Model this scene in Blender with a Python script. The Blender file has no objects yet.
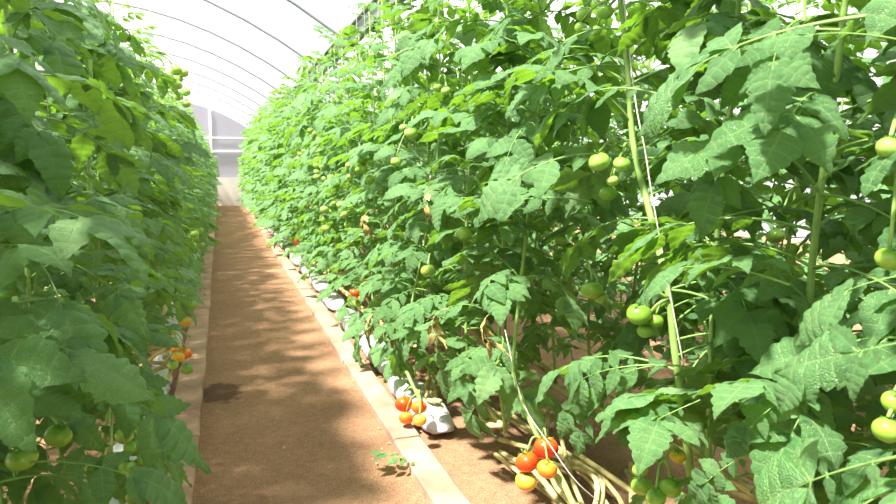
import bpy, math, random
import numpy as np
from mathutils import Vector, Matrix

random.seed(11)
rng = np.random.default_rng(11)
SC = bpy.context.scene
COL = SC.collection
PI = math.pi

# ------------------------------------------------------------------ camera
CAM = Vector((0, 0, 1.2))
FPX = 697.0
PITCH = math.atan(84 / FPX)
YAW = math.atan(228 / FPX * math.cos(PITCH))
FWD = Vector((math.sin(YAW) * math.cos(PITCH), math.cos(YAW) * math.cos(PITCH), -math.sin(PITCH)))
RGT = Vector((math.cos(YAW), -math.sin(YAW), 0))
UPV = RGT.cross(FWD)
cd = bpy.data.cameras.new('camera')
cd.sensor_width = 36
cd.lens = 36 * FPX / 896
cd.clip_start = 0.02
cd.dof.use_dof = True
cd.dof.focus_distance = 1.9
cd.dof.aperture_fstop = 10.0
cam = bpy.data.objects.new('camera', cd)
COL.objects.link(cam)
cam.matrix_world = Matrix((RGT, UPV, -FWD)).transposed().to_4x4()
cam.location = CAM
SC.camera = cam


def ray(px, py):
    return FWD + RGT * ((px - 448) / FPX) + UPV * ((252 - py) / FPX)


def PX(px, py, X):
    d = ray(px, py)
    return CAM + d * (X / d.x)


def PD(px, py, D):
    return CAM + ray(px, py) * D


def PG(px, py, z=0.0):
    d = ray(px, py)
    return CAM + d * ((z - CAM.z) / d.z)


def proj(p):
    q = Vector(p) - CAM
    w = q.dot(FWD)
    if w < 0.05:
        return None
    return (448 + FPX * q.dot(RGT) / w, 252 - FPX * q.dot(UPV) / w, w)


# ------------------------------------------------------------------ materials
def mat(name):
    m = bpy.data.materials.new(name)
    m.use_nodes = True
    nt = m.node_tree
    nt.nodes.clear()
    return m, nt, nt.nodes.new, nt.links.new


def ramp(nt, fac, stops):
    r = nt.nodes.new('ShaderNodeValToRGB')
    el = r.color_ramp.elements
    while len(el) > 1:
        el.remove(el[-1])
    el[0].position, el[0].color = stops[0][0], (*stops[0][1], 1)
    for p, c in stops[1:]:
        e = el.new(p)
        e.color = (*c, 1)
    if fac is not None:
        nt.links.new(fac, r.inputs[0])
    return r.outputs[0]


def math_n(nt, op, a, b=None, c=None):
    n = nt.nodes.new('ShaderNodeMath')
    n.operation = op
    for i, v in enumerate((a, b, c)):
        if v is None:
            continue
        if isinstance(v, (int, float)):
            n.inputs[i].default_value = v
        else:
            nt.links.new(v, n.inputs[i])
    return n.outputs[0]


def mixc(nt, fac, a, b, mode='MIX'):
    n = nt.nodes.new('ShaderNodeMix')
    n.data_type = 'RGBA'
    n.blend_type = mode
    for i, v in ((0, fac), (6, a), (7, b)):
        if isinstance(v, (int, float)):
            n.inputs[i].default_value = v
        elif isinstance(v, tuple):
            n.inputs[i].default_value = (*v, 1)
        else:
            nt.links.new(v, n.inputs[i])
    return n.outputs[2]


def noise(nt, vec, scale, detail=3, rough=.55):
    n = nt.nodes.new('ShaderNodeTexNoise')
    n.inputs['Scale'].default_value = scale
    n.inputs['Detail'].default_value = detail
    n.inputs['Roughness'].default_value = rough
    if vec is not None:
        nt.links.new(vec, n.inputs['Vector'])
    return n.outputs['Fac']


def coords(nt, which='Object'):
    return nt.nodes.new('ShaderNodeTexCoord').outputs[which]


def bump(nt, h, strength, dist=.01):
    b = nt.nodes.new('ShaderNodeBump')
    b.inputs['Strength'].default_value = strength
    b.inputs['Distance'].default_value = dist
    nt.links.new(h, b.inputs['Height'])
    return b.outputs[0]


def simple(name, color, rough=.5, spec=.5, metal=0, nscale=None, namp=.15, bumpd=None, bscale=40, trans=None):
    m, nt, N, L = mat(name)
    out = N('ShaderNodeOutputMaterial')
    p = N('ShaderNodeBsdfPrincipled')
    p.inputs['Base Color'].default_value = (*color, 1)
    p.inputs['Roughness'].default_value = rough
    p.inputs['Specular IOR Level'].default_value = spec
    p.inputs['Metallic'].default_value = metal
    tc = coords(nt)
    if nscale:
        f = noise(nt, tc, nscale)
        lo = tuple(max(0, c * (1 - namp * 2)) for c in color)
        hi = tuple(min(1, c * (1 + namp * 2)) for c in color)
        L(ramp(nt, f, [(.3, lo), (.7, hi)]), p.inputs['Base Color'])
    if bumpd:
        L(bump(nt, noise(nt, tc, bscale, 4), 1.0, bumpd), p.inputs['Normal'])
    if trans:
        t = N('ShaderNodeBsdfTranslucent')
        t.inputs[0].default_value = (*trans[0], 1)
        mx = N('ShaderNodeMixShader')
        mx.inputs[0].default_value = trans[1]
        L(p.outputs[0], mx.inputs[1])
        L(t.outputs[0], mx.inputs[2])
        L(mx.outputs[0], out.inputs[0])
    else:
        L(p.outputs[0], out.inputs[0])
    return m


def leaf_material(name, c_dark, c_mid, c_light, under, transl, tfac):
    m, nt, N, L = mat(name)
    out = N('ShaderNodeOutputMaterial')
    p = N('ShaderNodeBsdfPrincipled')
    geo = N('ShaderNodeNewGeometry')
    uv = N('ShaderNodeUVMap')
    uv.uv_map = 'UVMap'
    sep = N('ShaderNodeSeparateXYZ')
    L(uv.outputs[0], sep.inputs[0])
    u, v = sep.outputs[0], sep.outputs[1]
    au = math_n(nt, 'ABSOLUTE', u)
    mid = math_n(nt, 'SUBTRACT', 1.0, math_n(nt, 'MULTIPLY', au, 14.0))
    mid = math_n(nt, 'MAXIMUM', mid, 0.0)
    fv = math_n(nt, 'PINGPONG', v, 0.5)
    side = math_n(nt, 'MAXIMUM', math_n(nt, 'SUBTRACT', 1.0, math_n(nt, 'MULTIPLY', fv, 9.0)), 0.0)
    vein = math_n(nt, 'MAXIMUM', mid, math_n(nt, 'MULTIPLY', side, .75))
    oi = N('ShaderNodeObjectInfo')
    rnd = math_n(nt, 'FRACT', math_n(nt, 'ADD', geo.outputs['Random Per Island'], oi.outputs['Random']))
    base = ramp(nt, rnd, [(0, c_dark), (.5, c_mid), (.92, c_mid), (1, c_light)])
    nz = noise(nt, uv.outputs[0], 2.2, 3)
    base = mixc(nt, math_n(nt, 'MULTIPLY', nz, .35), base, c_light)
    base = mixc(nt, math_n(nt, 'MULTIPLY', vein, .7), base, (.28, .44, .16))
    base = mixc(nt, geo.outputs['Backfacing'], base, under)
    L(base, p.inputs['Base Color'])
    p.inputs['Roughness'].default_value = .5
    p.inputs['Specular IOR Level'].default_value = .65
    # puckered surface between fine veins
    vor = N('ShaderNodeTexVoronoi')
    vor.feature = 'DISTANCE_TO_EDGE'
    vor.inputs['Scale'].default_value = 4.2
    mp = N('ShaderNodeMapping')
    mp.inputs['Scale'].default_value = (2.6, 1.6, 1)
    L(uv.outputs[0], mp.inputs[0])
    L(mp.outputs[0], vor.inputs['Vector'])
    h = math_n(nt, 'MINIMUM', math_n(nt, 'MULTIPLY', vor.outputs['Distance'], 3.5), 1.0)
    h = math_n(nt, 'SUBTRACT', h, math_n(nt, 'MULTIPLY', vein, .9))
    L(bump(nt, h, .7, .0024), p.inputs['Normal'])
    t = N('ShaderNodeBsdfTranslucent')
    L(mixc(nt, math_n(nt, 'MULTIPLY', vein, .4), transl, (.1, .2, .03)), t.inputs[0])
    mx = N('ShaderNodeMixShader')
    mx.inputs[0].default_value = tfac
    L(p.outputs[0], mx.inputs[1])
    L(t.outputs[0], mx.inputs[2])
    L(mx.outputs[0], out.inputs[0])
    return m


M = {}
M['leaf'] = leaf_material('tomato_leaf', (.045, .150, .040), (.098, .242, .076), (.205, .370, .140), (.17, .30, .11), (.30, .60, .035), .30)
M['stem'] = simple('green_stem', (.27, .42, .11), .5, .4, nscale=20, namp=.12)
M['petiole'] = simple('petiole', (.20, .36, .09), .5, .4)
M['dry_stem'] = simple('straw_stem', (.50, .43, .19), .7, .3, nscale=9, namp=.25, bumpd=.003, bscale=60)
M['calyx'] = simple('calyx', (.12, .26, .05), .55, .4)


def fruit_mat(name, c0, c1, top):
    m, nt, N, L = mat(name)
    out = N('ShaderNodeOutputMaterial')
    p = N('ShaderNodeBsdfPrincipled')
    tc = coords(nt)
    sep = N('ShaderNodeSeparateXYZ')
    L(tc, sep.inputs[0])
    oi = N('ShaderNodeObjectInfo')
    c = mixc(nt, oi.outputs['Random'], c0, c1)
    f = math_n(nt, 'ADD', sep.outputs[2], math_n(nt, 'MULTIPLY', noise(nt, tc, 1.4, 2), .6))
    f = ramp(nt, f, [(.45, (0, 0, 0)), (1.0, (1, 1, 1))])
    c = mixc(nt, f, c, top)
    L(c, p.inputs['Base Color'])
    p.inputs['Roughness'].default_value = .22
    p.inputs['Specular IOR Level'].default_value = .5
    p.inputs['Subsurface Weight'].default_value = .12
    p.inputs['Subsurface Radius'].default_value = (.3, .15, .05)
    p.inputs['Subsurface Scale'].default_value = .3
    L(p.outputs[0], out.inputs[0])
    return m


M['red'] = fruit_mat('ripe_red_skin', (.72, .035, .008), (.78, .07, .008), (.80, .12, .01))
M['orange'] = fruit_mat('orange_skin', (.80, .16, .012), (.80, .22, .02), (.78, .32, .03))
M['amber'] = fruit_mat('amber_skin', (.78, .40, .03), (.72, .42, .04), (.55, .48, .08))
M['green'] = fruit_mat('green_skin', (.24, .42, .05), (.32, .48, .07), (.16, .34, .04))
M['pale'] = fruit_mat('pale_green_skin', (.31, .50, .10), (.28, .48, .09), (.18, .38, .05))


def soil_material():
    m, nt, N, L = mat('packed_soil')
    out = N('ShaderNodeOutputMaterial')
    p = N('ShaderNodeBsdfPrincipled')
    tc = coords(nt)
    a = noise(nt, tc, 2.3, 5, .6)
    b = noise(nt, tc, 26, 5, .7)
    c = noise(nt, tc, 140, 3, .7)
    col = ramp(nt, a, [(.3, (.27, .135, .066)), (.5, (.36, .185, .095)), (.72, (.45, .26, .145))])
    col = mixc(nt, .35, col, ramp(nt, b, [(.35, (.17, .08, .04)), (.65, (.54, .32, .185))]))
    col = mixc(nt, .3, col, ramp(nt, c, [(.42, (.10, .055, .03)), (.6, (.58, .40, .26))]))
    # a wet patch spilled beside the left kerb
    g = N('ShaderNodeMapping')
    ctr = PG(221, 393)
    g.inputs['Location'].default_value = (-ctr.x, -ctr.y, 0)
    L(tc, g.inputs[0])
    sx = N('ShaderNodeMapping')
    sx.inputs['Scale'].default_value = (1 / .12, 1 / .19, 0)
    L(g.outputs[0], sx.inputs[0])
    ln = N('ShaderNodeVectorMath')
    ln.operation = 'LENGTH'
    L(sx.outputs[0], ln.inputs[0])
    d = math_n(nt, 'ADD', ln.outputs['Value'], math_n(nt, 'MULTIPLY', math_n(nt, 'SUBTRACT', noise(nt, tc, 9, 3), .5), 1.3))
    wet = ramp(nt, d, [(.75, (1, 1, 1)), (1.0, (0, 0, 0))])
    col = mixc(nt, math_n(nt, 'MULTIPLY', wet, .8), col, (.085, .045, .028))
    L(col, p.inputs['Base Color'])
    p.inputs['Roughness'].default_value = .92
    p.inputs['Specular IOR Level'].default_value = .2
    h = math_n(nt, 'ADD', math_n(nt, 'MULTIPLY', b, .6), math_n(nt, 'MULTIPLY', c, .25))
    h = math_n(nt, 'ADD', h, a)
    L(bump(nt, h, 1.0, .03), p.inputs['Normal'])
    L(p.outputs[0], out.inputs[0])
    return m


M['soil'] = soil_material()
M['board'] = simple('weathered_kerb', (.41, .26, .18), .85, .2, nscale=5, namp=.16, bumpd=.006, bscale=22)
M['bag'] = simple('white_poly_bag', (.56, .56, .58), .38, .5, nscale=6, namp=.07, bumpd=.018, bscale=16)
M['metal'] = simple('galvanised_tube', (.30, .32, .36), .45, .5, metal=.3)
M['beam'] = simple('grey_green_steel', (.15, .185, .155), .55, .5, nscale=3, namp=.08)
M['wire'] = simple('steel_wire', (.45, .46, .48), .4, .5, metal=.5)
M['twine'] = simple('white_twine', (.62, .58, .48), .8, .2)
M['rail'] = simple('white_rail', (.85, .85, .88), .5, .3)
M['concrete'] = simple('pale_concrete', (.62, .56, .54), .85, .2, nscale=2, namp=.05)
M['scrap'] = simple('dry_leaf_scrap', (.42, .30, .12), .8, .2, nscale=30, namp=.3)
M['wilt'] = simple('wilted_leaf', (.62, .56, .28), .7, .2, trans=((.6, .5, .2), .3))


def film_material(name, transp, tcol, dcol, dfac):
    m, nt, N, L = mat(name)
    out = N('ShaderNodeOutputMaterial')
    t = N('ShaderNodeBsdfTranslucent')
    t.inputs[0].default_value = (*tcol, 1)
    d = N('ShaderNodeBsdfDiffuse')
    d.inputs[0].default_value = (*dcol, 1)
    m1 = N('ShaderNodeMixShader')
    m1.inputs[0].default_value = dfac
    L(t.outputs[0], m1.inputs[1])
    L(d.outputs[0], m1.inputs[2])
    tr = N('ShaderNodeBsdfTransparent')
    tr.inputs[0].default_value = (1, 1, 1, 1)
    m2 = N('ShaderNodeMixShader')
    m2.inputs[0].default_value = transp
    L(m1.outputs[0], m2.inputs[1])
    L(tr.outputs[0], m2.inputs[2])
    L(m2.outputs[0], out.inputs[0])
    return m


M['film'] = film_material('greenhouse_film', .72, (.93, .94, .97), (.8, .8, .82), .2)
M['endfilm'] = film_material('end_wall_film', .04, (.27, .28, .34), (.42, .43, .50), .5)
M['skirt'] = film_material('end_wall_skirt', .15, (.42, .42, .46), (.50, .50, .54), .5)


# ------------------------------------------------------------------ mesh builder
class MB:
    def __init__(s):
        s.V, s.F, s.MI, s.UV, s.n = [], [], [], [], 0

    def add(s, V, F, mi=0, UV=None, mtx=None):
        V = np.asarray(V, float)
        if mtx is not None:
            m = np.asarray(mtx)
            V = V @ m[:3, :3].T + m[:3, 3]
        o = s.n
        s.V.append(V)
        s.n += len(V)
        s.UV.append(np.zeros((len(V), 2)) if UV is None else np.asarray(UV, float))
        s.F += [tuple(i + o for i in f) for f in F]
        s.MI += [mi] * len(F) if isinstance(mi, int) else list(mi)

    def merge(s, other, mtx):
        s.add(np.concatenate(other.V), other.F, other.MI, np.concatenate(other.UV), mtx)

    def mesh(s, name, mats, smooth=True):
        me = bpy.data.meshes.new(name)
        V = np.concatenate(s.V)
        me.from_pydata(V.tolist(), [], s.F)
        for m in mats:
            me.materials.append(m)
        me.polygons.foreach_set('material_index', s.MI)
        me.polygons.foreach_set('use_smooth', [smooth] * len(s.F))
        uv = me.uv_layers.new(name='UVMap')
        li = np.empty(len(me.loops), dtype=np.int32)
        me.loops.foreach_get('vertex_index', li)
        uv.data.foreach_set('uv', np.concatenate(s.UV)[li].ravel())
        me.update()
        return me

    def build(s, name, mats, parent=None, smooth=True, loc=None):
        return link(name, s.mesh(name, mats, smooth), parent, loc)


def link(name, me, parent=None, loc=None):
    o = bpy.data.objects.new(name, me)
    COL.objects.link(o)
    if parent is not None:
        o.parent = parent
    if loc is not None:
        o.location = loc
    return o


def tag(o, label=None, cat=None, group=None, kind=None):
    for k, v in (('label', label), ('category', cat), ('group', group), ('kind', kind)):
        if v:
            o[k] = v
    return o


def tube(mb, pts, radii, sides=6, mi=0, cap=True):
    pts = [Vector(p) for p in pts]
    n = len(pts)
    if isinstance(radii, (int, float)):
        radii = [radii] * n
    V, F = [], []
    prev = None
    for i, p in enumerate(pts):
        t = (pts[min(i + 1, n - 1)] - pts[max(i - 1, 0)])
        t = t.normalized() if t.length > 1e-9 else Vector((0, 0, 1))
        if prev is None:
            a = t.orthogonal().normalized()
        else:
            a = prev - t * prev.dot(t)
            a = a.normalized() if a.length > 1e-6 else t.orthogonal().normalized()
        prev = a
        b = t.cross(a)
        for k in range(sides):
            th = 2 * PI * k / sides
            V.append(tuple(p + (a * math.cos(th) + b * math.sin(th)) * radii[i]))
    for i in range(n - 1):
        for k in range(sides):
            F.append((i * sides + k, i * sides + (k + 1) % sides, (i + 1) * sides + (k + 1) % sides, (i + 1) * sides + k))
    if cap:
        F.append(tuple(range(sides))[::-1])
        F.append(tuple((n - 1) * sides + k for k in range(sides)))
    mb.add(V, F, mi)


def box(mb, lo, hi, mi=0):
    x0, y0, z0 = lo
    x1, y1, z1 = hi
    V = [(x0, y0, z0), (x1, y0, z0), (x1, y1, z0), (x0, y1, z0), (x0, y0, z1), (x1, y0, z1), (x1, y1, z1), (x0, y1, z1)]
    F = [(0, 3, 2, 1), (4, 5, 6, 7), (0, 1, 5, 4), (1, 2, 6, 5), (2, 3, 7, 6), (3, 0, 4, 7)]
    mb.add(V, F, mi)


def spline(pts, n):
    """Catmull-Rom through pts."""
    P = [Vector(p) for p in pts]
    P = [P[0] * 2 - P[1]] + P + [P[-1] * 2 - P[-2]]
    out = []
    segs = len(P) - 3
    for i in range(n):
        t = i / (n - 1) * segs
        k = min(int(t), segs - 1)
        u = t - k
        a, b, c, d = P[k:k + 4]
        out.append(.5 * ((2 * b) + (c - a) * u + (2 * a - 5 * b + 4 * c - d) * u * u + (3 * b - a - 3 * c + d) * u ** 3))
    return out


# ------------------------------------------------------------------ leaves
def leaflet(L, W, nt, rows, half, R, lod=1):
    """One toothed tomato leaflet, base at the origin, pointing along +x."""
    nr = nt * rows
    t = np.linspace(0, 1, nr + 1)
    w = W / 2 * np.sin(PI * np.clip(t, 0, 1) ** .66) ** .85 * (1.1 - .42 * t)
    ph = (t * nt + .0) % 1.0
    tooth = np.where(ph < .62, ph / .62, (1 - ph) / .38)
    depth = .20 * R.uniform(.7, 1.3)
    w = w * (1 + depth * (tooth - .55))
    w[0] = W * .015
    w[-1] = W * .006
    a = np.linspace(-1, 1, 2 * half + 1)
    A, T = np.meshgrid(a, t)
    Wd = w[:, None]
    asym = 1 + .08 * R.uniform(-1, 1) * np.sign(A)
    sweep = .38 * np.abs(A) * Wd * (1 - T) ** .8
    x = L * T + sweep - .10 * L * np.abs(A) ** 2 * (1 - T) ** 3
    y = A * Wd * asym
    fold = R.uniform(.05, .35)
    curl = R.uniform(.1, .55)
    z = np.abs(y) * fold - curl * np.abs(A) ** 2.2 * Wd * .8
    aa = np.abs(A)
    z = z + .06 * W * np.abs(np.sin(PI * nt * T)) * 4 * aa * (1 - aa * .8) * .55
    z = z + .05 * W * np.sin(T * 9 + R.uniform(0, 6)) * aa * np.sign(A)
    droop = R.uniform(.2, .95)
    th = droop * x / L
    r = L / droop
    xb = (r + z) * np.sin(th)
    zb = (r + z) * np.cos(th) - r
    tw = R.uniform(-.45, .45) * T
    yb = y * np.cos(tw)
    zb = zb + y * np.sin(tw)
    V = np.stack([xb, yb, zb], -1).reshape(-1, 3)
    UV = np.stack([A, T * nt], -1).reshape(-1, 2)
    nc = 2 * half + 1
    F = []
    for i in range(nr):
        for j in range(nc - 1):
            F.append((i * nc + j, (i + 1) * nc + j, (i + 1) * nc + j + 1, i * nc + j + 1))
    return V, F, UV


def leaf(R, length=.36, rows=4, half=3, big=1.0, droop=None, terminal=1.0, pairs=3):
    """A compound leaf: stalk, terminal leaflet, side leaflets and small ones between. Slots: 0 blade, 1 stalk."""
    mb = MB()
    e0 = R.uniform(.1, .6)
    dr = R.uniform(.45, 1.35) if droop is None else droop
    n = 14
    pts, dirs = [Vector((0, 0, 0))], []
    side = R.uniform(-.35, .35)
    for i in range(n):
        s = i / (n - 1)
        e = e0 - dr * s ** 1.2
        az = side * s
        d = Vector((math.cos(e) * math.cos(az), math.cos(e) * math.sin(az), math.sin(e)))
        dirs.append(d)
        pts.append(pts[-1] + d * length / n)
    dirs.append(dirs[-1])
    rad = [.0042 * (1 - .72 * i / n) * (length / .36) for i in range(n + 1)]
    tube(mb, pts, rad, 5, 1, False)

    def at(s):
        k = min(int(s * n), n - 1)
        f = s * n - k
        return pts[k].lerp(pts[k + 1], f), dirs[k]

    def put(p, T, sgn, ang, L, W, nt, rws, hf, stalk, dn):
        S = Vector((0, 0, 1)).cross(T)
        S = S.normalized() if S.length > 1e-4 else Vector((0, 1, 0))
        U = T.cross(S)
        d = (T * math.cos(ang) + S * sgn * math.sin(ang) - Vector((0, 0, 1)) * dn + U * R.uniform(-.1, .2)).normalized()
        u = (U + S * R.uniform(-.35, .35) + Vector((0, 0, .25)))
        u = (u - d * u.dot(d)).normalized()
        v = u.cross(d)
        if stalk > 0:
            tube(mb, [p, p + d * stalk * .5, p + d * (stalk + L * .03)], .0016, 4, 1, False)
        b = p + d * stalk
        m = Matrix((d, v, u)).transposed().to_4x4()
        m.translation = b
        V, F, UV = leaflet(L, W, nt, rws, hf, R)
        mb.add(V, F, 0, UV, np.array(m))

    LL = length * .40 * big
    p, T = at(1.0)
    put(p, T, 1, 0, LL * 1.12 * terminal, LL * .72 * terminal, 6 if rows > 2 else 4, rows, half, .0, .05)
    ss = [.92, .66, .42][:pairs] if pairs <= 3 else [.93, .74, .55, .36]
    for k, s in enumerate(ss):
        f = [1.0, .95, .72, .55][k] * R.uniform(.85, 1.12)
        for sgn in (1, -1):
            p, T = at(max(.1, s + R.uniform(-.03, .03)))
            l = LL * f * R.uniform(.8, 1.1)
            put(p, T, sgn, R.uniform(.75, 1.15), l, l * R.uniform(.52, .66), 5 if rows > 2 else 3, rows, half, .012 * f, R.uniform(.0, .3))
    for s in ([.80, .54, .28] if rows > 2 else [.78, .52]):
        for sgn in (1, -1):
            if R.random() < .6:
                p, T = at(s + R.uniform(-.04, .04))
                l = LL * R.uniform(.22, .36)
                put(p, T, sgn, R.uniform(1.0, 1.4), l, l * .7, 3, max(2, rows - 1), max(2, half - 1), .004, .1)
    tip = pts[-1] + dirs[-1] * LL * .9
    return mb, tip


R0 = random.Random(5)
LEAVES = []
for k in range(14):
    mb, tip = leaf(R0, length=R0.uniform(.26, .34), rows=4, half=3, pairs=3 + (k % 3 == 0))
    LEAVES.append((mb.mesh('leaf', [M['leaf'], M['petiole']]), tip))
HERO = []
GIANT = []
for k in range(3):
    mb, tip = leaf(R0, length=.30, rows=5, half=6, big=.95, droop=R0.uniform(.3, .6), terminal=1.85, pairs=1)
    GIANT.append((mb.mesh('leaf', [M['leaf'], M['petiole']]), tip))
for k in range(5):
    mb, tip = leaf(R0, length=.34, rows=5, half=5, big=1.05, droop=R0.uniform(.5, .9), terminal=1.35)
    HERO.append((mb.mesh('leaf', [M['leaf'], M['petiole']]), tip))
LOWLEAVES = [leaf(R0, length=R0.uniform(.22, .31), rows=2, half=2)[0] for k in range(16)]


def foliage_mesh(R, zlo, zhi, nleaf, reach, tp=.5):
    mb = MB()
    az = R.uniform(0, 6.28)
    for i in range(nleaf):
        f = i / (nleaf - 1)
        z = zlo + (zhi - zlo) * f + R.uniform(-.03, .03)
        az += 2.4 + R.uniform(-.4, .4)
        s = reach * R.uniform(.75, 1.1) * (1 - tp * max(0, f - .6) / .4)
        m = Matrix.Translation((0, 0, z)) @ Matrix.Rotation(az, 4, 'Z') @ Matrix.Rotation(-R.uniform(-.2, .45) - (.5 if f > .9 else 0), 4, 'Y') @ Matrix.Rotation(R.uniform(-.5, .5), 4, 'X') @ Matrix.Diagonal((s, s, s, 1))
        mb.merge(R.choice(LOWLEAVES), m)
    return mb.mesh('foliage', [M['leaf'], M['petiole']])


# ------------------------------------------------------------------ fruit
def tomato_mesh(skin):
    mb = MB()
    nl, na = 14, 22
    V, F = [], []
    for i in range(nl + 1):
        th = PI * i / nl
        for j in range(na):
            a = 2 * PI * j / na
            s = math.sin(th)
            r = s * (1 + .025 * math.cos(5 * a) * (1 + math.cos(th)) / 2)
            z = .86 * math.cos(th)
            z -= .13 * math.exp(-(s / .28) ** 2) if th < PI / 2 else -.03 * math.exp(-(s / .2) ** 2)
            V.append((r * math.cos(a), r * math.sin(a), z))
    for i in range(nl):
        for j in range(na):
            F.append((i * na + j, (i + 1) * na + j, (i + 1) * na + (j + 1) % na, i * na + (j + 1) % na))
    mb.add(V, F, 0)
    for k in range(5):
        a0 = 2 * PI * k / 5 + .2
        Vs, Fs = [], []
        for i in range(6):
            t = i / 5
            r = .08 + .62 * t
            z = .74 + .10 * math.sin(t * PI * .8) + (.10 * t if k % 2 else -.05 * t)
            w = .13 * math.sin(PI * (t * .85 + .12)) * (1 - t * .5)
            c, s = math.cos(a0), math.sin(a0)
            for q in (-1, 0, 1):
                Vs.append((r * c - q * w * s, r * s + q * w * c, z - abs(q) * .03))
        for i in range(5):
            for q in range(2):
                Fs.append((i * 3 + q, (i + 1) * 3 + q, (i + 1) * 3 + q + 1, i * 3 + q + 1))
        mb.add(Vs, Fs, 1)
    tube(mb, [(0, 0, .70), (.02, 0, .95), (.08, .02, 1.2)], [.07, .055, .06], 6, 1)
    return mb.mesh('tomato', [M[skin], M['calyx']])


TOM = {k: tomato_mesh(k) for k in ('red', 'orange', 'amber', 'green', 'pale')}
TLAB = {'red': 'ripe red tomato', 'orange': 'orange ripening tomato', 'amber': 'yellow turning tomato'}


def add_tomato(parent, skin, loc, r, R):
    o = link('tomato', TOM[skin], parent, loc)
    o.scale = (r, r, r * R.uniform(.94, 1.04))
    o.rotation_euler = (R.uniform(-.35, .35), R.uniform(-.35, .35), R.uniform(0, 6))
    if skin in TLAB:
        o['label'] = TLAB[skin]
    return o


def truss_variant(R, n, r):
    mb = MB()
    spots = []
    main = spline([(0, 0, 0), (.05, 0, .012), (.10, 0, -.02), (.115, 0, -.075), (.115, .005, -.075 - .045 * (n // 2))], 12)
    tube(mb, main, [.0042 - .002 * i / 11 for i in range(12)], 6, 0)
    for k in range(n):
        p = main[min(11, 6 + int(5 * k / max(1, n - 1)))]
        a = 2.3 * k + R.uniform(-.3, .3)
        rr = r * R.uniform(.8, 1.1)
        c = Vector((p.x + math.cos(a) * rr * 1.05, p.y + math.sin(a) * rr * 1.05, p.z - rr * 1.0))
        spots.append((c, rr))
        tube(mb, spline([p, p.lerp(c, .5) + Vector((0, 0, rr * .9)), c + Vector((0, 0, rr * 1.0))], 6), .0022, 5, 0, False)
    return mb.mesh('fruit_truss', [M['stem']]), spots


TRUSS = [truss_variant(R0, n, .033) for n in (3, 4, 4, 5, 2, 3)]


def put_truss(plant, loc, az, R, skins, scale=1.0, k=None):
    me, spots = TRUSS[R.randrange(len(TRUSS)) if k is None else k]
    t = link('fruit_truss', me, plant, loc)
    t.rotation_euler = (0, 0, az)
    t.scale = (scale,) * 3
    for c, r in spots:
        add_tomato(t, R.choice(skins), c, r, R)
    return t


# ------------------------------------------------------------------ setting
Y0, Y1 = -3.5, 23.6
AX, AZ, AK = -1.6, 3.29, .1316          # the roof arch: z = AZ - AK (x - AX)^2


GX = 1.08                               # the gutter beam where two bays meet


def arch(x):
    if x > GX:
        x = 2 * GX - x
    return AZ - AK * (x - AX) ** 2


XL = AX - math.sqrt(AZ / AK)
XR = 2 * GX - XL
mb = MB()
mb.add([(XL - .5, Y0, 0), (XR + .5, Y0, 0), (XR + .5, 30, 0), (XL - .5, 30, 0)], [(0, 1, 2, 3)])
tag(mb.build('floor', [M['soil']], smooth=False), kind='structure')

mb = MB()
nx, ny = 60, 16
xh = [AX + (AX - XL) * math.sin((i / 40 * 2 - 1) * PI / 2) for i in range(41)]
xh = [x for x in xh if x < GX - .05] + [GX]
xs = xh + [2 * GX - x for x in xh[::-1][1:]]
nx = len(xs) - 1
V = [(x, Y0 + (Y1 - Y0) * j / ny, max(0.0, arch(x)) + .02) for j in range(ny + 1) for x in xs]
F = [(j * (nx + 1) + i, j * (nx + 1) + i + 1, (j + 1) * (nx + 1) + i + 1, (j + 1) * (nx + 1) + i) for j in range(ny) for i in range(nx)]
mb.add(V, F)
tag(mb.build('ceiling', [M['film']]), kind='structure')

HOOP = [6.3 + 1.78 * k for k in range(-5, 10)]
for y in HOOP:
    if y > Y1 - .3:
        continue
    mb = MB()
    tube(mb, [(x, y, max(0, arch(x) - .015)) for x in xh], .017, 8)
    tag(mb.build('roof_hoop', [M['metal']]), 'thin grey steel hoop arching under the white greenhouse film', 'roof hoop', 'hoops under the film roof')

mb = MB()
bx, bz0, bz1 = 1.07, 2.19, 2.35
box(mb, (bx, Y0, bz0), (bx + .02, Y1, bz1))
box(mb, (bx - .035, Y0, bz1 - .014), (bx, Y1, bz1))
box(mb, (bx - .035, Y0, bz0), (bx, Y1, bz0 + .012))
tag(mb.build('roof_beam', [M['beam']], smooth=False), 'grey-green steel gutter beam running the length of the roof above the sunlit row', 'beam', kind='structure')

# end wall with rails, post and a pale kick sheet across the path
mb = MB()
xw = xs
V, F = [], []
for x in xw:
    V += [(x, Y1, 0.0), (x, Y1, min(.86, max(.01, arch(x)))), (x, Y1, max(.02, arch(x)))]
for i in range(nx):
    F += [(i * 3, i * 3 + 3, i * 3 + 4, i * 3 + 1), (i * 3 + 1, i * 3 + 4, i * 3 + 5, i * 3 + 2)]
mb.add(V, F, [1, 0] * nx)
wall = tag(mb.build('wall_far', [M['endfilm'], M['skirt']], smooth=False), kind='structure')
for z, r in ((1.72, .035), (2.15, .018), (.88, .02)):
    mb = MB()
    x0 = AX - math.sqrt((AZ - z) / AK)
    x1 = 2 * GX - x0
    tube(mb, [(x0, Y1 - .05, z), (x1, Y1 - .05, z)], r, 8)
    mb.build('rail', [M['rail']], wall)
for x in (-4.2, -2.2, -.24, 1.7):
    mb = MB()
    tube(mb, [(x, Y1 - .04, 0), (x, Y1 - .04, arch(x))], .03, 8)
    mb.build('post', [M['rail']], wall)
mb = MB()
box(mb, (-.1, Y1 - .1, 0), (.62, Y1 - .07, .9))
d = mb.build('door_1', [M['concrete']], smooth=False)
tag(d, kind='structure')

# kerb boards
KR = (.675, .800)
KL = (-.275, -.128)


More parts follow.
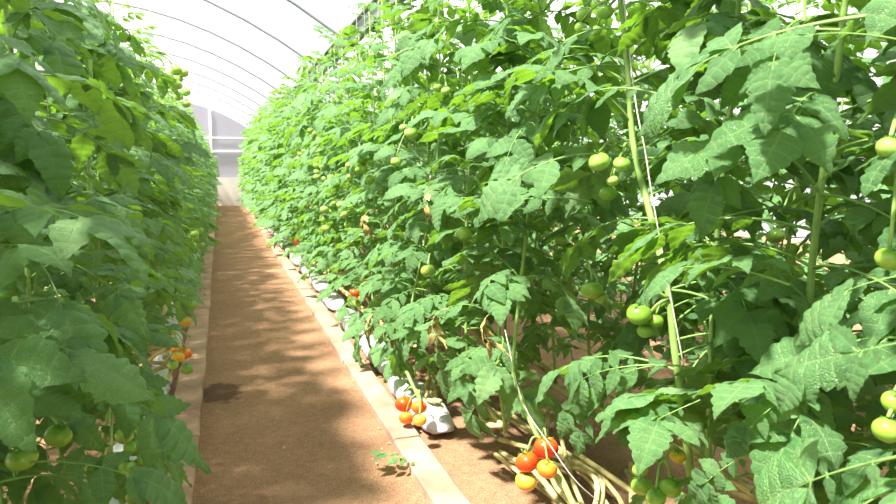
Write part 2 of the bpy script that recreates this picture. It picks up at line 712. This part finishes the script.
def kerb(x0, x1, y0, y1, label, group, R):
    mb = MB()
    n = 9
    V, F = [], []
    j0, j1 = R.uniform(-.006, .006), R.uniform(-.006, .006)
    prof = [(x0, -.03), (x0 + .002, .032), (x0 + .010, .040), (x1 - .010, .040), (x1 - .002, .032), (x1, -.03)]
    for i in range(n):
        t = i / (n - 1)
        y = y0 + (y1 - y0) * t
        dx = j0 + (j1 - j0) * t + .003 * math.sin(t * 5 + y0)
        ee = .006 if i in (0, n - 1) else 0
        for x, z in prof:
            V.append((x + dx, y, z - (ee if z > 0 else 0) + R.uniform(-.0015, .0015)))
    for i in range(n - 1):
        for k in range(5):
            F.append((i * 6 + k, i * 6 + k + 1, (i + 1) * 6 + k + 1, (i + 1) * 6 + k))
    F += [tuple(range(6))[::-1], tuple((n - 1) * 6 + k for k in range(6))]
    mb.add(V, F)
    tag(mb.build('kerb_board', [M['board']], smooth=False), label, 'kerb board', group)


R1 = random.Random(3)
y = .2
while y < Y1 - .5:
    l = 1.32
    kerb(*KR, y, y + l - .012, 'pinkish brown kerb board edging the path along the sunlit row', 'kerb boards of the sunlit row', R1)
    kerb(*KL, y + .3, y + .3 + l - .012, 'dull brown kerb board edging the path along the shaded row', 'kerb boards of the shaded row', R1)
    y += l


# grow bags
def bag_mesh(R):
    mb = MB()
    L, W, H = .86, .16, .095
    nu, nv = 22, 16
    V, F = [], []
    for i in range(nu + 1):
        t = i / nu * 2 - 1
        end = (1 - abs(t) ** 5) ** .5
        for j in range(nv):
            a = 2 * PI * j / nv
            c, s = math.cos(a), math.sin(a)
            x = W / 2 * math.copysign(abs(c) ** .6, c) * max(.15, end)
            z = H / 2 * math.copysign(abs(s) ** .7, s) * max(.06, end)
            wr = .022 * math.sin(13 * t + 3 * a + 2 * math.sin(5 * t) + R.uniform(-.4, .4)) + R.uniform(-.012, .012)
            V.append((x * (1 + wr * 4), t * L / 2, H / 2 + z * (1 + wr * 5)))
    for i in range(nu):
        for j in range(nv):
            F.append((i * nv + j, i * nv + (j + 1) % nv, (i + 1) * nv + (j + 1) % nv, (i + 1) * nv + j))
    F += [tuple(range(nv))[::-1], tuple(nu * nv + k for k in range(nv))]
    mb.add(V, F)
    return mb.mesh('grow_bag', [M['bag']])


BAGS = [bag_mesh(R1) for _ in range(4)]
for X, ymax, lab, grp in ((.905, 23, 'white plastic grow bag under the front line of the sunlit row', 'grow bags under the sunlit row'),
                          (-.375, 23, 'whitish plastic grow bag under the front line of the shaded row', 'grow bags under the shaded row')):
    y = 3.25 if X == .905 else (1.9 if X < 0 else .75)
    while y < ymax:
        o = link('grow_bag', R1.choice(BAGS), None, (X + R1.uniform(-.01, .01), y, 0))
        o.rotation_euler = (0, 0, R1.uniform(-.03, .03) + (PI if R1.random() < .5 else 0))
        tag(o, lab, 'grow bag', grp)
        y += .95

# ------------------------------------------------------------------ plants
R2 = random.Random(21)
CLEAR = []          # (px, py, radius, depth): hero fruit that near leaves must not cover


def clear_of(pts, reach_ok):
    for p in pts:
        q = proj(p)
        if q is None:
            continue
        for (cx, cy, cr, cdp) in CLEAR:
            if q[2] < cdp + .03 and (q[0] - cx) ** 2 + (q[1] - cy) ** 2 < cr * cr:
                return False
    return all(reach_ok(p) for p in pts)


def ok_right(p):
    lim = .70 if p[2] < .40 else .50
    if p[0] < lim:
        return False
    return (Vector(p) - CAM).length > .72


def ok_left(p):
    if p[0] > (-.06 if p[1] < 3 else .0) - .42 * max(0, p[2] - 1.25):
        return False
    return (Vector(p) - CAM).length > 1.0


class Plant:
    def __init__(s, X, Y, label, group=None):
        s.root = bpy.data.objects.new('tomato_plant', None)
        s.root.empty_display_size = .1
        COL.objects.link(s.root)
        s.base = Vector((X, Y, .12))
        s.root.location = s.base
        tag(s.root, label, 'tomato plant', group)

    def loc(s, w):
        return Vector(w) - s.base


def near_plant(X, Y, label, ok, side, pts=None, zlo=.55, nleaf=30, trusses=(), lying=1.6, ztop=2.2):
    pl = Plant(X, Y, label)
    st = pts is not None
    if pts is None:
        a = R2.uniform(0, 6)
        lx = X + R2.uniform(-.05, .05)
        pts = [(X, Y, .17), (lx + .02 * math.cos(a), Y - .02, .5), (lx - .02 * math.cos(a), Y + .03, 1.0), (lx + .02, Y, 1.5), (lx, Y, ztop - .25), (lx, Y + .02, ztop)]
        pts = [Vector(p) for p in pts]
    sp = spline(pts, 40)
    mb = MB()
    tube(mb, [pl.loc(p) for p in sp], [(.0095 if st else .007) * (1 - .6 * (i / 39) ** 2) for i in range(40)], 8, 0)
    mb.build('stem', [M['stem']], pl.root)
    # the older bare stem laid along the bag
    b = Vector(pts[0])
    for q in range(3 if side > 0 else 1):
      mb = MB()
      dy = lying * R2.uniform(.5, 1.2)
      low = [b + Vector((0, 0, .03)), b + Vector((R2.uniform(-.04, .04), dy * .12, .01)), b + Vector((side * R2.uniform(-.04, .30), dy * .5, R2.uniform(-.06, .06))), b + Vector((side * R2.uniform(-.02, .40), dy, R2.uniform(-.09, .0)))]
      tube(mb, [pl.loc(p) for p in spline(low, 18)], R2.uniform(.007, .011), 7, 0)
      tag(mb.build('laid_stem', [M['dry_stem']], pl.root), 'bare straw coloured lower stem laid along the bed')
    az = R2.uniform(0, 6.28)
    ztop = sp[-1].z
    k = 0
    for i in range(nleaf):
        f = i / (nleaf - 1)
        z = zlo + (ztop - zlo) * f
        p = min(sp, key=lambda q: abs(q.z - z))
        for tr in range(18):
            az += 2.4 + R2.uniform(-.5, .5)
            me, tip = LEAVES[R2.randrange(len(LEAVES))]
            s = R2.uniform(.68, 1.05) * (1 - .35 * max(0, f - .8) / .2) * (1 if tr < 7 else .75)
            rot = Matrix.Rotation(az, 4, 'Z') @ Matrix.Rotation(-R2.uniform(-.25, .5) - (.5 if f > .92 else 0), 4, 'Y') @ Matrix.Rotation(R2.uniform(-.5, .5), 4, 'X') @ Matrix.Diagonal((s, s, s, 1))
            m3 = Matrix.Translation(p) @ rot
            chk = [m3 @ (tip * q) for q in (.2, .4, .6, .8, 1.0)] + [m3 @ Vector((tip.x * a, sg * b, tip.z * a * .7)) for sg in (1, -1) for a, b in ((.4, .06), (.7, .06), (.6, .12), (.85, .1))]
            if clear_of(chk, ok):
                o = link('leaf', me, pl.root)
                o.matrix_local = Matrix.Translation(pl.loc(p)) @ rot
                break
    for (z, az, skins, sc) in trusses:
        p = min(sp, key=lambda q: abs(q.z - z))
        put_truss(pl.root, pl.loc(p), az, R2, skins, sc)
    return pl


def hero_leaf(pl, base, tip, up, k=None, wide=1.0):
    me, tl = (HERO + GIANT)[k]
    w = Vector(tip) - Vector(base)
    s = w.length / tl.length
    e1 = tl.normalized()
    e3 = (Vector((0, 0, 1)) - e1 * e1.z).normalized()
    E1 = w.normalized()
    u = Vector(up)
    E3 = (u - E1 * u.dot(E1)).normalized()
    A = Matrix((e1, e3.cross(e1), e3)).transposed()
    B = Matrix((E1, E3.cross(E1), E3)).transposed()
    o = link('leaf', me, pl.root)
    o.matrix_local = Matrix.Translation(pl.loc(base)) @ (B @ A.transposed()).to_4x4() @ Matrix.Diagonal((s, s, s, 1))
    return o


def hero_truss(pl, anchor, fruits, label=None):
    """fruits: (point, radius, skin) in the world."""
    mb = MB()
    A = Vector(anchor)
    for p, r, sk in fruits:
        top = p + Vector((0, 0, r * .95))
        mid = A.lerp(top, .6) + Vector((0, 0, r * .8))
        tube(mb, [q - A for q in spline([A, mid, top], 9)], [.0042 - .0015 * i / 8 for i in range(9)], 6, 0)
    t = mb.build('fruit_truss', [M['stem']], pl.root, loc=pl.loc(A))
    if label:
        t['label'] = label
    for p, r, sk in fruits:
        add_tomato(t, sk, p - A, r, R2)


def F(px, py, rpx, skin, X):
    p = PX(px, py, X)
    return (p, rpx * proj(p)[2] / FPX, skin)


# fruit seen in the photograph, by plant
FR = {
    'A': [F(404, 404, 9, 'red', .76), F(419, 407, 8, 'orange', .79), F(406, 418, 7.2, 'orange', .755), F(420, 420, 7, 'amber', .77)],
    'B': [F(527, 462, 12, 'red', .86), F(546, 448, 12.5, 'red', .92), F(547, 469, 10.5, 'orange', .88), F(526, 481, 11, 'amber', .855)],
    'C': [F(599, 162, 11, 'pale', .86), F(622, 164, 9, 'pale', .90), F(613, 181, 6.5, 'pale', .89), F(608, 193, 9, 'green', .93)],
    'D': [F(639, 314, 12.5, 'green', .90), F(656, 321, 7.5, 'green', .94), F(645, 331, 8, 'green', .92)],
    'E': [F(592, 290, 11, 'green', .95), F(601, 297, 7, 'green', .98)],
    'T': [F(584, 14, 8, 'pale', .95), F(605, 12, 8.5, 'pale', .93), F(581, 28, 6.5, 'pale', .94), F(597, 30, 5, 'pale', .95)],
    'G': [F(641, 486, 10, 'green', .84), F(656, 497, 10, 'green', .83), F(670, 488, 11, 'green', .86), F(640, 470, 8, 'green', .87), F(678, 456, 8, 'amber', .88)],
    'H': [F(890, 148, 13, 'pale', .80), F(889, 259, 13, 'green', .86)],
    'I': [F(887, 430, 14, 'green', .82), F(894, 402, 12, 'green', .84)],
    'J': [F(464, 233, 8, 'pale', .82)],
    'K': [F(428, 271, 7.5, 'green', .84)],
    'L': [F(411, 133, 7, 'pale', .80), F(396, 162, 5.5, 'pale', .80), F(404, 128, 5, 'pale', .82)],
    'N': [F(438, 88, 5, 'pale', .86), F(446, 91, 5, 'pale', .86)],
    # shaded row
    'a': [F(178, 357, 6.5, 'amber', -.20), F(186, 354, 6, 'orange', -.18), F(177, 349, 6, 'orange', -.21), F(187, 369, 6, 'green', -.19), F(173, 365, 5.5, 'green', -.21)],
    'b': [F(84, 309, 6, 'green', -.32)],
    'c': [F(75, 381, 6.5, 'green', -.30)],
    'd': [F(146, 458, 9, 'green', -.2), F(134, 447, 10, 'green', -.23), F(124, 436, 9, 'green', -.24), F(138, 428, 7, 'green', -.24), F(112, 458, 7, 'pale', -.24), F(128, 468, 9, 'green', -.24)],
    'e': [F(58, 436, 13, 'green', -.30), F(22, 458, 15, 'green', -.34)],
    'f': [F(135, 497, 9, 'green', -.2)],
}
CLEARK = {'A': 10, 'B': 12, 'C': 12, 'D': 12, 'E': 8, 'T': 9, 'G': 9, 'H': 10, 'I': 11, 'J': 7, 'K': 7, 'L': 6, 'N': 4, 'a': 7, 'b': 5, 'c': 5, 'd': 7, 'e': 7, 'f': 6}
for k, fl in FR.items():
    for p, r, s in fl:
        q = proj(p)
        CLEAR.append((q[0], q[1], r * FPX / q[2] + CLEARK[k] * .9, q[2]))
# the stout stems the photograph shows in front of the leaves
ST1 = [PX(x, y, .97) for x, y in ((682, 400), (674, 345), (668, 290), (650, 213), (634, 150), (629, 90), (624, 30), (618, -20), (614, -90))]
ST3 = [PX(x, y, .93) for x, y in ((578, 512), (562, 480), (545, 450), (530, 420), (520, 392), (514, 350))]
ST2 = [PX(x, y, X) for x, y, X in ((441, 447, .95), (432, 424, .89), (420, 400, .84), (408, 374, .81), (403, 350, .83))]
for st, a, b in ((ST1, 2, 7), (ST3, 0, 3), (ST2, 0, 2)):
    for p in spline(st[a:b + 1], 14):
        q = proj(p)
        CLEAR.append((q[0], q[1], 9, q[2]))


def extend(st, X, top=2.2, foot=None):
    """carry a sighted stem down to its bag and up to the wire"""
    p0, p1 = st[0], st[-1]
    out = list(st)
    if foot is None:
        foot = Vector((X if p0.z > .12 else .93, p0.y - .06, .1))
    if p0.z > .3:
        out = [foot, foot.lerp(p0, .55) + Vector((0, 0, .02))] + out
    else:
        out = [foot] + out
    if p1.z < top - .15:
        out += [Vector((X, p1.y + .03, p1.z + (top - p1.z) * .5)), Vector((X, p1.y + .02, top))]
    return out


G_, P_ = ['green'], ['green', 'pale']
ROWR = []
# near plants of the sunlit row
ns = [
    (.55, None, 'nearest tomato plant of the sunlit row, its big toothed leaf reaching out', dict(zlo=.5)),
    (.93, None, 'sunlit tomato plant with two round green fruits, next to the nearest one', dict(zlo=.45)),
    (1.22, None, 'sunlit tomato plant carrying a low bunch of five green fruits under its leaves', dict(zlo=.45)),
    (1.52, 'ST1', 'sunlit tomato plant with a stout pale stem bearing four pale fruits', dict(zlo=.6)),
    (2.02, 'ST3', 'sunlit tomato plant whose bare low stem holds the larger bunch of red fruits', dict(zlo=.75)),
    (2.42, None, 'sunlit tomato plant with one pale fruit, next past the larger red bunch', dict(zlo=.4)),
    (2.80, None, 'sunlit tomato plant with one green fruit, just before the smaller red bunch', dict(zlo=.28)),
    (3.20, 'ST2', 'sunlit tomato plant whose leaning stem holds the smaller bunch of red fruits', dict(zlo=.3)),
    (3.60, None, 'sunlit tomato plant with small pale fruits, just past the smaller red bunch', dict(zlo=.2)),
]
for Y, st, lab, kw in ns:
    pts = None
    if st:
        pts = extend({'ST1': ST1, 'ST2': ST2, 'ST3': ST3}[st], 1.02)
    pl = near_plant(1.02, Y, lab, ok_right, 1, pts, nleaf=66, **kw)
    ROWR.append(pl)
pN, pE, pG, pC, pB, pJ, pK, pA, pL = ROWR
hero_truss(pA, PX(420, 392, .81), FR['A'], 'bunch of red, orange and amber tomatoes')
hero_truss(pB, PX(541, 440, .92), FR['B'], 'bunch of red, orange and amber tomatoes')
hero_truss(pC, PX(628, 146, .955), FR['C'])
hero_truss(pC, PX(668, 298, .96), FR['D'])
hero_truss(pB, PX(585, 265, .98), FR['E'])
hero_truss(pC, PX(620, -5, .955), FR['T'])
hero_truss(pG, PX(662, 462, .90), FR['G'])
hero_truss(pE, PX(905, 110, .92), FR['H'])
hero_truss(pN, PX(915, 385, .90), FR['I'])
hero_truss(pJ, PX(470, 215, .92), FR['J'])
hero_truss(pK, PX(432, 255, .92), FR['K'])
hero_truss(pL, PX(415, 118, .9), FR['L'])
hero_truss(pL, PX(444, 75, .95), FR['N'])

TC = Vector((-.75, -.55, .55))      # towards the path and the camera
for pl, b, t, X0, X1, up, k in (
        (pE, (885, 14), (640, 105), .80, .68, (-.5, -.6, .75), 0),
        (pE, (840, 30), (690, 62), .82, .72, (-.4, -.5, .8), 6),
        (pE, (900, 40), (775, 40), .74, .66, (-.3, -.5, .8), 5),
        (pN, (1010, 322), (812, 362), .62, .56, (-.6, -.5, .7), 5),
        (pN, (1000, 440), (762, 503), .64, .60, (-.6, -.5, .7), 6),
        (pN, (985, 270), (806, 308), .66, .60, (-.4, -.4, .9), 7),
        (pG, (790, 285), (650, 272), .84, .76, (-.4, -.4, .9), 7),
        (pC, (592, 202), (496, 206), .92, .74, (-.5, -.5, .8), 0),
        (pC, (664, 96), (540, 124), .92, .78, (-.4, -.2, 1), 1),
        (pB, (545, 110), (497, 195), .95, .76, TC, 2),
        (pG, (655, 365), (560, 392), .86, .74, TC, 3),
        (pC, (590, 48), (500, 88), .96, .80, (-.3, -.2, 1), 4),
        (pE, (800, 20), (765, 105), .80, .68, TC, 2),
        (pG, (760, 130), (700, 215), .86, .72, TC, 3),
        (pG, (610, 395), (575, 450), .84, .78, TC, 1),
        (pE, (700, 400), (620, 440), .84, .74, TC, 0),
        (pE, (800, 390), (730, 450), .80, .72, TC, 1),
        (pE, (760, 450), (690, 500), .80, .72, TC, 4),
        (pN, (860, 340), (780, 400), .80, .70, TC, 3),
        (pA, (392, 312), (357, 374), .88, .77, TC, 1),
        (pA, (440, 322), (392, 366), .90, .80, TC, 3),
        (pA, (470, 330), (440, 392), .92, .84, TC, 2),
        (pJ, (500, 360), (470, 440), .95, .86, TC, 4),
        (pB, (590, 380), (560, 432), .98, .90, TC, 0)):
    hero_leaf(pl, PX(*b, X0), PX(*t, X1), up, k)

# near plants of the shaded row
ROWL = []
nl = [
    (1.25, 'nearest tomato plant of the shaded row, with large dark leaves and two big green fruits', dict(zlo=.22)),
    (1.65, 'shaded tomato plant with a dense bunch of green fruits low above the kerb', dict(zlo=.25)),
    (2.05, 'shaded tomato plant with a small green fruit, third from the near end', dict(zlo=.25)),
    (2.45, 'shaded tomato plant just before the gap of bare straw stems', dict(zlo=.4)),
    (2.85, 'shaded tomato plant over the bare straw stems with small orange and green fruits', dict(zlo=.75)),
    (3.25, 'shaded tomato plant just past the orange fruits and bare straw stems', dict(zlo=.6)),
]
for Y, lab, kw in nl:
    ROWL.append(near_plant(-.42, Y, lab, ok_left, -1, None, nleaf=54, ztop=1.93, **kw))
qA, qB, qC, qD, qF, qG = ROWL
hero_truss(qF, PX(172, 330, -.32), FR['a'], 'bunch of orange, amber and green tomatoes')
hero_truss(qC, PX(70, 285, -.42), FR['b'])
hero_truss(qC, PX(60, 362, -.40), FR['c'])
hero_truss(qB, PX(112, 405, -.34), FR['d'])
hero_truss(qA, PX(20, 395, -.40), FR['e'])
hero_truss(qB, PX(118, 470, -.28), FR['f'])
for pl, b, t, X0, X1, up, k in (
        (qA, (22, 240), (76, 350), 1.30, 1.16, (.5, -.7, .5), 6),
        (qA, (-60, 330), (112, 372), 1.10, 1.15, (.3, -.5, .8), 5),
        (qB, (40, 372), (200, 446), 1.36, 1.42, (.3, -.55, .8), 0),
        (qA, (-5, 96), (62, 168), 1.35, 1.25, (.5, -.6, .7), 3),
        (qB, (55, 175), (130, 218), 1.6, 1.5, (.3, -.6, .8), 7),
        (qA, (30, 462), (176, 492), 1.15, 1.2, (.3, -.5, .8), 1),
        (qC, (75, 40), (130, 60), 2.0, 1.9, (.3, -.4, .9), 2),
        (qB, (70, 262), (138, 312), 1.6, 1.55, (.4, -.6, .7), 7),
        (qA, (-30, 180), (30, 240), 1.2, 1.1, (.4, -.6, .7), 1),
        (qA, (-30, 410), (60, 400), 1.2, 1.1, (.3, -.5, .8), 2),
        (qA, (10, 405), (100, 436), 1.5, 1.5, (.3, -.6, .6), 4),
        (qA, (-30, 462), (62, 502), 1.25, 1.3, (.3, -.6, .6), 3),
        (qB, (50, 425), (120, 486), 1.75, 1.7, (.4, -.7, .5), 1),
        (qB, (95, 350), (165, 408), 1.9, 1.9, (.3, -.6, .7), 2),
        (qC, (60, 320), (130, 352), 1.9, 1.85, (.3, -.6, .7), 0),
        (qB, (20, 10), (70, 75), 1.5, 1.4, (.4, -.5, .7), 4)):
    hero_leaf(pl, PD(*b, X0), PD(*t, X1), up, k)

# bare stems coiled up beside the kerb of the shaded row
for k in range(6):
    mb = MB()
    c = Vector((-.34 + R2.uniform(-.03, .03), 3.45 + R2.uniform(-.12, .12), .20 + .045 * k))
    a0, rr = R2.uniform(0, 6), R2.uniform(.11, .16)
    tl = R2.uniform(-.5, .5)
    tube(mb, [qF.loc(c + Vector((rr * .7 * math.cos(a0 + t), rr * math.sin(a0 + t), tl * rr * math.cos(a0 + t) + .012 * t + R2.uniform(-.006, .006)))) for t in [i * .3 for i in range(26)]], .0095, 6, 0)
    tag(mb.build('laid_stem', [M['dry_stem']], qF.root), 'bare straw coloured lower stem coiled above the kerb')
wl = []
for k in range(3):
    mb, tip = leaf(R0, length=.16, rows=2, half=2, droop=2.4)
    wl.append(mb.mesh('withered_leaf', [M['scrap'], M['dry_stem']]))
for pl in (pJ, pK, pA, pL, pL, pB):
    o = link('withered_leaf', R2.choice(wl), pl.root, (-.16 - R2.uniform(0, .12), R2.uniform(-.1, .1), R2.uniform(.3, 1.0)))
    o.rotation_euler = (R2.uniform(-.5, .5), R2.uniform(.3, 1.0), PI + R2.uniform(-.8, .8))
    o['label'] = 'withered tan leaf'

# plants further along, and the lines behind
FOLM = [foliage_mesh(R2, .24, 2.05, 56, .98) for _ in range(6)]
FOLR = [foliage_mesh(R2, .14, 2.12, 64, 1.10, .25) for _ in range(5)]
sm = []
for k in range(4):
    mb = MB()
    pts = spline([(0, 0, .03), (R2.uniform(-.03, .03), .02, .5), (R2.uniform(-.04, .04), -.02, 1.1), (0, 0, 2.05)], 14)
    tube(mb, pts, [.009 - .005 * i / 13 for i in range(14)], 6, 0)
    sm.append(mb.mesh('stem', [M['stem']]))
lm = []
for k in range(5):
    mb = MB()
    tube(mb, spline([(0, 0, .06), (R2.uniform(-.05, .05), .2, .03), (R2.uniform(-.1, .1), .8, .08), (R2.uniform(-.12, .12), 1.6, .03)], 12), .0105, 6, 0)
    lm.append(mb.mesh('laid_stem', [M['dry_stem']]))


def far_plant(X, Y, label, group, fols, zs=1.0, fruit=0, side=-1, laid=True, wide=0):
    pl = Plant(X, Y, label, group)
    o = link('stem', R2.choice(sm), pl.root)
    o.scale = (1, 1, zs)
    fo = link('foliage', R2.choice(fols), pl.root, (0, 0, -.05))
    fo.rotation_euler = (0, 0, R2.uniform(0, 6.28))
    wd = 1 + .25 * min(1, max(0, (Y - 7) / 6)) * wide
    fo.scale = (R2.uniform(.92, 1.06) * wd,) * 2 + (zs * R2.uniform(.96, 1.03),)
    if laid:
        l = link('laid_stem', R2.choice(lm), pl.root)
        l['label'] = 'bare straw coloured lower stem laid along the bed'
    for i in range(fruit):
        z = R2.uniform(.34, 1.7)
        sk = ['red', 'orange', 'amber', 'green'] if z < .5 else (G_ if z < .8 else P_)
        az = (PI if side < 0 else 0) + R2.uniform(-.9, .9)
        put_truss(pl.root, (.16 * math.cos(az), .16 * math.sin(az), z), az, R2, sk, R2.uniform(.7, 1.0))
    return pl


for i in range(51):
    Y = 4.0 + .38 * i
    if Y > 23.2:
        break
    far_plant(.99, Y, 'front line tomato plant of the sunlit row, up the path beyond both red bunches', 'far plants of the sunlit row', FOLR if Y > 9 else FOLM + FOLR,
              R2.uniform(.98, 1.05), 2 if Y < 6 else (1 if Y < 8 else 0), -1, Y < 9, 1)
for i in range(52):
    Y = 3.65 + .38 * i
    if Y > 23.2:
        break
    far_plant(-.44, Y, 'front line tomato plant of the shaded row, up the path beyond its orange fruits', 'far plants of the shaded row', FOLM,
              R2.uniform(.87, .92), 1 if Y < 6 else 0, 1, Y < 7, .6)
for i in range(34):
    Y = -.75 + .34 * i
    far_plant(1.55 + R2.uniform(-.04, .04), Y, 'tomato plant in the back line behind the sunlit row', 'back line of the sunlit row', FOLM, R2.uniform(.95, 1.03), 1 if Y < 3 else 0, -1, Y < 6)
for i in range(31):
    Y = -1.0 + .40 * i
    far_plant(-.95 + R2.uniform(-.04, .04), Y, 'tomato plant in the back line behind the shaded row', 'back line of the shaded row', FOLM, R2.uniform(.93, .99), 0, 1, False)
for Y in (.86, .46, .06, -.34, -.74, -1.14):  # unseen plants carrying on the row, added to block sun from behind
    far_plant(-.52, Y, 'unseen tomato plant of the shaded row, added for shade before its nearest visible plant', 'shaded row beside the viewer', FOLM, .93, 0, 1, False)
for Y in (.17, -.21, -.59, -.97):  # out of view too, put in to cut light from behind the camera
    far_plant(1.12, Y, 'unseen tomato plant of the sunlit row, added for shade before its nearest visible plant', 'sunlit row beside the viewer', FOLM, .97, 0, -1, False)
for i in range(28):
    Y = .4 + .32 * i
    far_plant(2.85 + R2.uniform(-.06, .06), Y, 'tomato plant in the next row beyond the sunlit row, seen through its gaps', 'plants of the next row beyond', FOLR, R2.uniform(.95, 1.03), 0, -1, False)

# ------------------------------------------------------------------ wires and twines
WZ = 2.26
for X, lab in ((1.0, 'thin steel wire stretched above the front line of the sunlit row'), (-.44, 'thin steel wire stretched above the front line of the shaded row')):
    mb = MB()
    tube(mb, [(X, Y0 + .2, WZ), (X, 8, WZ - .01), (X, Y1 - .1, WZ)], .0022, 5)
    tag(mb.build('trellis_wire', [M['wire']]), lab, 'wire')
TW = []
for k in range(4):
    mb = MB()
    tube(mb, [(.012 * math.sin(t * 9 + k), .014 * math.cos(t * 7 + k) - (1 - t) * .02, t * (WZ - .35)) for t in [i / 16 for i in range(17)]], .0012, 4)
    TW.append(mb.mesh('training_twine', [M['twine']]))
for X, ys, lab, grp, dx in ((1.0, [2.8, 3.6] + [4.0 + .38 * i for i in range(50)], 'pale twine hanging from the wire into the sunlit row', 'twines of the sunlit row', -.04),
                            (-.44, [1.25, 1.65, 2.05, 2.45, 2.85, 3.25] + [3.65 + .38 * i for i in range(20)], 'pale twine hanging from the wire into the shaded row', 'twines of the shaded row', .04)):
    for Y in ys:
        if Y > 23:
            continue
        o = link('training_twine', R2.choice(TW), None, (X + dx, Y - .03, .35))
        o.rotation_euler = (R2.uniform(-.02, .02), 0, R2.uniform(0, 6))
        tag(o, lab, 'twine', grp)
mb = MB()
tube(mb, spline([PX(618, -60, .96), PX(634, 90, .93), PX(645, 150, .93), PX(655, 212, .94), PX(690, 400, .98)], 20), .0018, 5)
tag(mb.build('training_twine', [M['twine']]), 'pale twine beside the stout stem that bears the four pale fruits', 'twine')
mb = MB()
tube(mb, spline([PX(505, 330, .95), PX(522, 400, .91), PX(550, 445, .88), PX(575, 480, .92), PX(600, 503, 1.0)], 20), .0017, 5)
tag(mb.build('training_twine', [M['twine']]), 'pale slack twine slanting past the larger bunch of red fruits', 'twine')

# ------------------------------------------------------------------ litter on the path
mb, tip = leaf(R0, length=.17, rows=3, half=2, droop=.3)
o = mb.build('fallen_leaf', [M['leaf'], M['petiole']])
c = PG(425, 467, .03)
o.location = (c.x, c.y, .030)
o.rotation_euler = (0, .12, PI - .35)
tag(o, 'fresh green leaf fallen on the path against the sunlit kerb', 'leaf')
Rl = random.Random(8)
mb = MB()
for k in range(70):
    if Rl.random() < .6:
        x = .67 - abs(Rl.gauss(0, .12))
    else:
        x = Rl.uniform(-.1, .65)
    y = Rl.uniform(1.9, 9)
    a, l = Rl.uniform(0, 6), Rl.uniform(.008, .024)
    w = l * Rl.uniform(.3, .6)
    V = []
    for i in range(5):
        t = i / 4
        ww = w * math.sin(PI * (t * .9 + .05))
        for q in (-1, 0, 1):
            V.append((l * (t - .5), q * ww * .5, .004 + .25 * l * math.sin(PI * t) + abs(q) * .2 * w))
    Fc = [(i * 3 + q, (i + 1) * 3 + q, (i + 1) * 3 + q + 1, i * 3 + q + 1) for i in range(4) for q in range(2)]
    m = Matrix.Translation((x, y, 0)) @ Matrix.Rotation(a, 4, 'Z')
    mb.add(V, Fc, Rl.choice([0, 0, 1]), None, np.array(m))
tag(mb.build('leaf_litter', [M['scrap'], M['wilt']]), 'dry leaf crumbs scattered over the soil path', 'litter', kind='stuff')

# ------------------------------------------------------------------ light
w = bpy.data.worlds.new('world')
SC.world = w
w.use_nodes = True
w.node_tree.nodes['Background'].inputs[0].default_value = (.93, .96, 1.0, 1)
w.node_tree.nodes['Background'].inputs[1].default_value = .8
sd = bpy.data.lights.new('sun', 'SUN')
sd.energy = 15.0
sd.angle = math.radians(4.5)
sd.color = (1.0, .96, .88)
sun = bpy.data.objects.new('sun', sd)
COL.objects.link(sun)
to_sun = Vector((-.52, -.18, 1)).normalized()
sun.rotation_euler = to_sun.to_track_quat('Z', 'Y').to_euler()
sun.location = (-4, -3, 8)

SC.view_settings.view_transform = 'Standard'
SC.view_settings.look = 'None'
SC.view_settings.gamma = 1
SC.view_settings.use_curve_mapping = False
SC.view_settings.exposure = .54
SC.cycles.transparent_max_bounces = 12
SC.cycles.max_bounces = 8
SC.cycles.diffuse_bounces = 4
SC.cycles.transmission_bounces = 6
SC.cycles.sample_clamp_indirect = 6
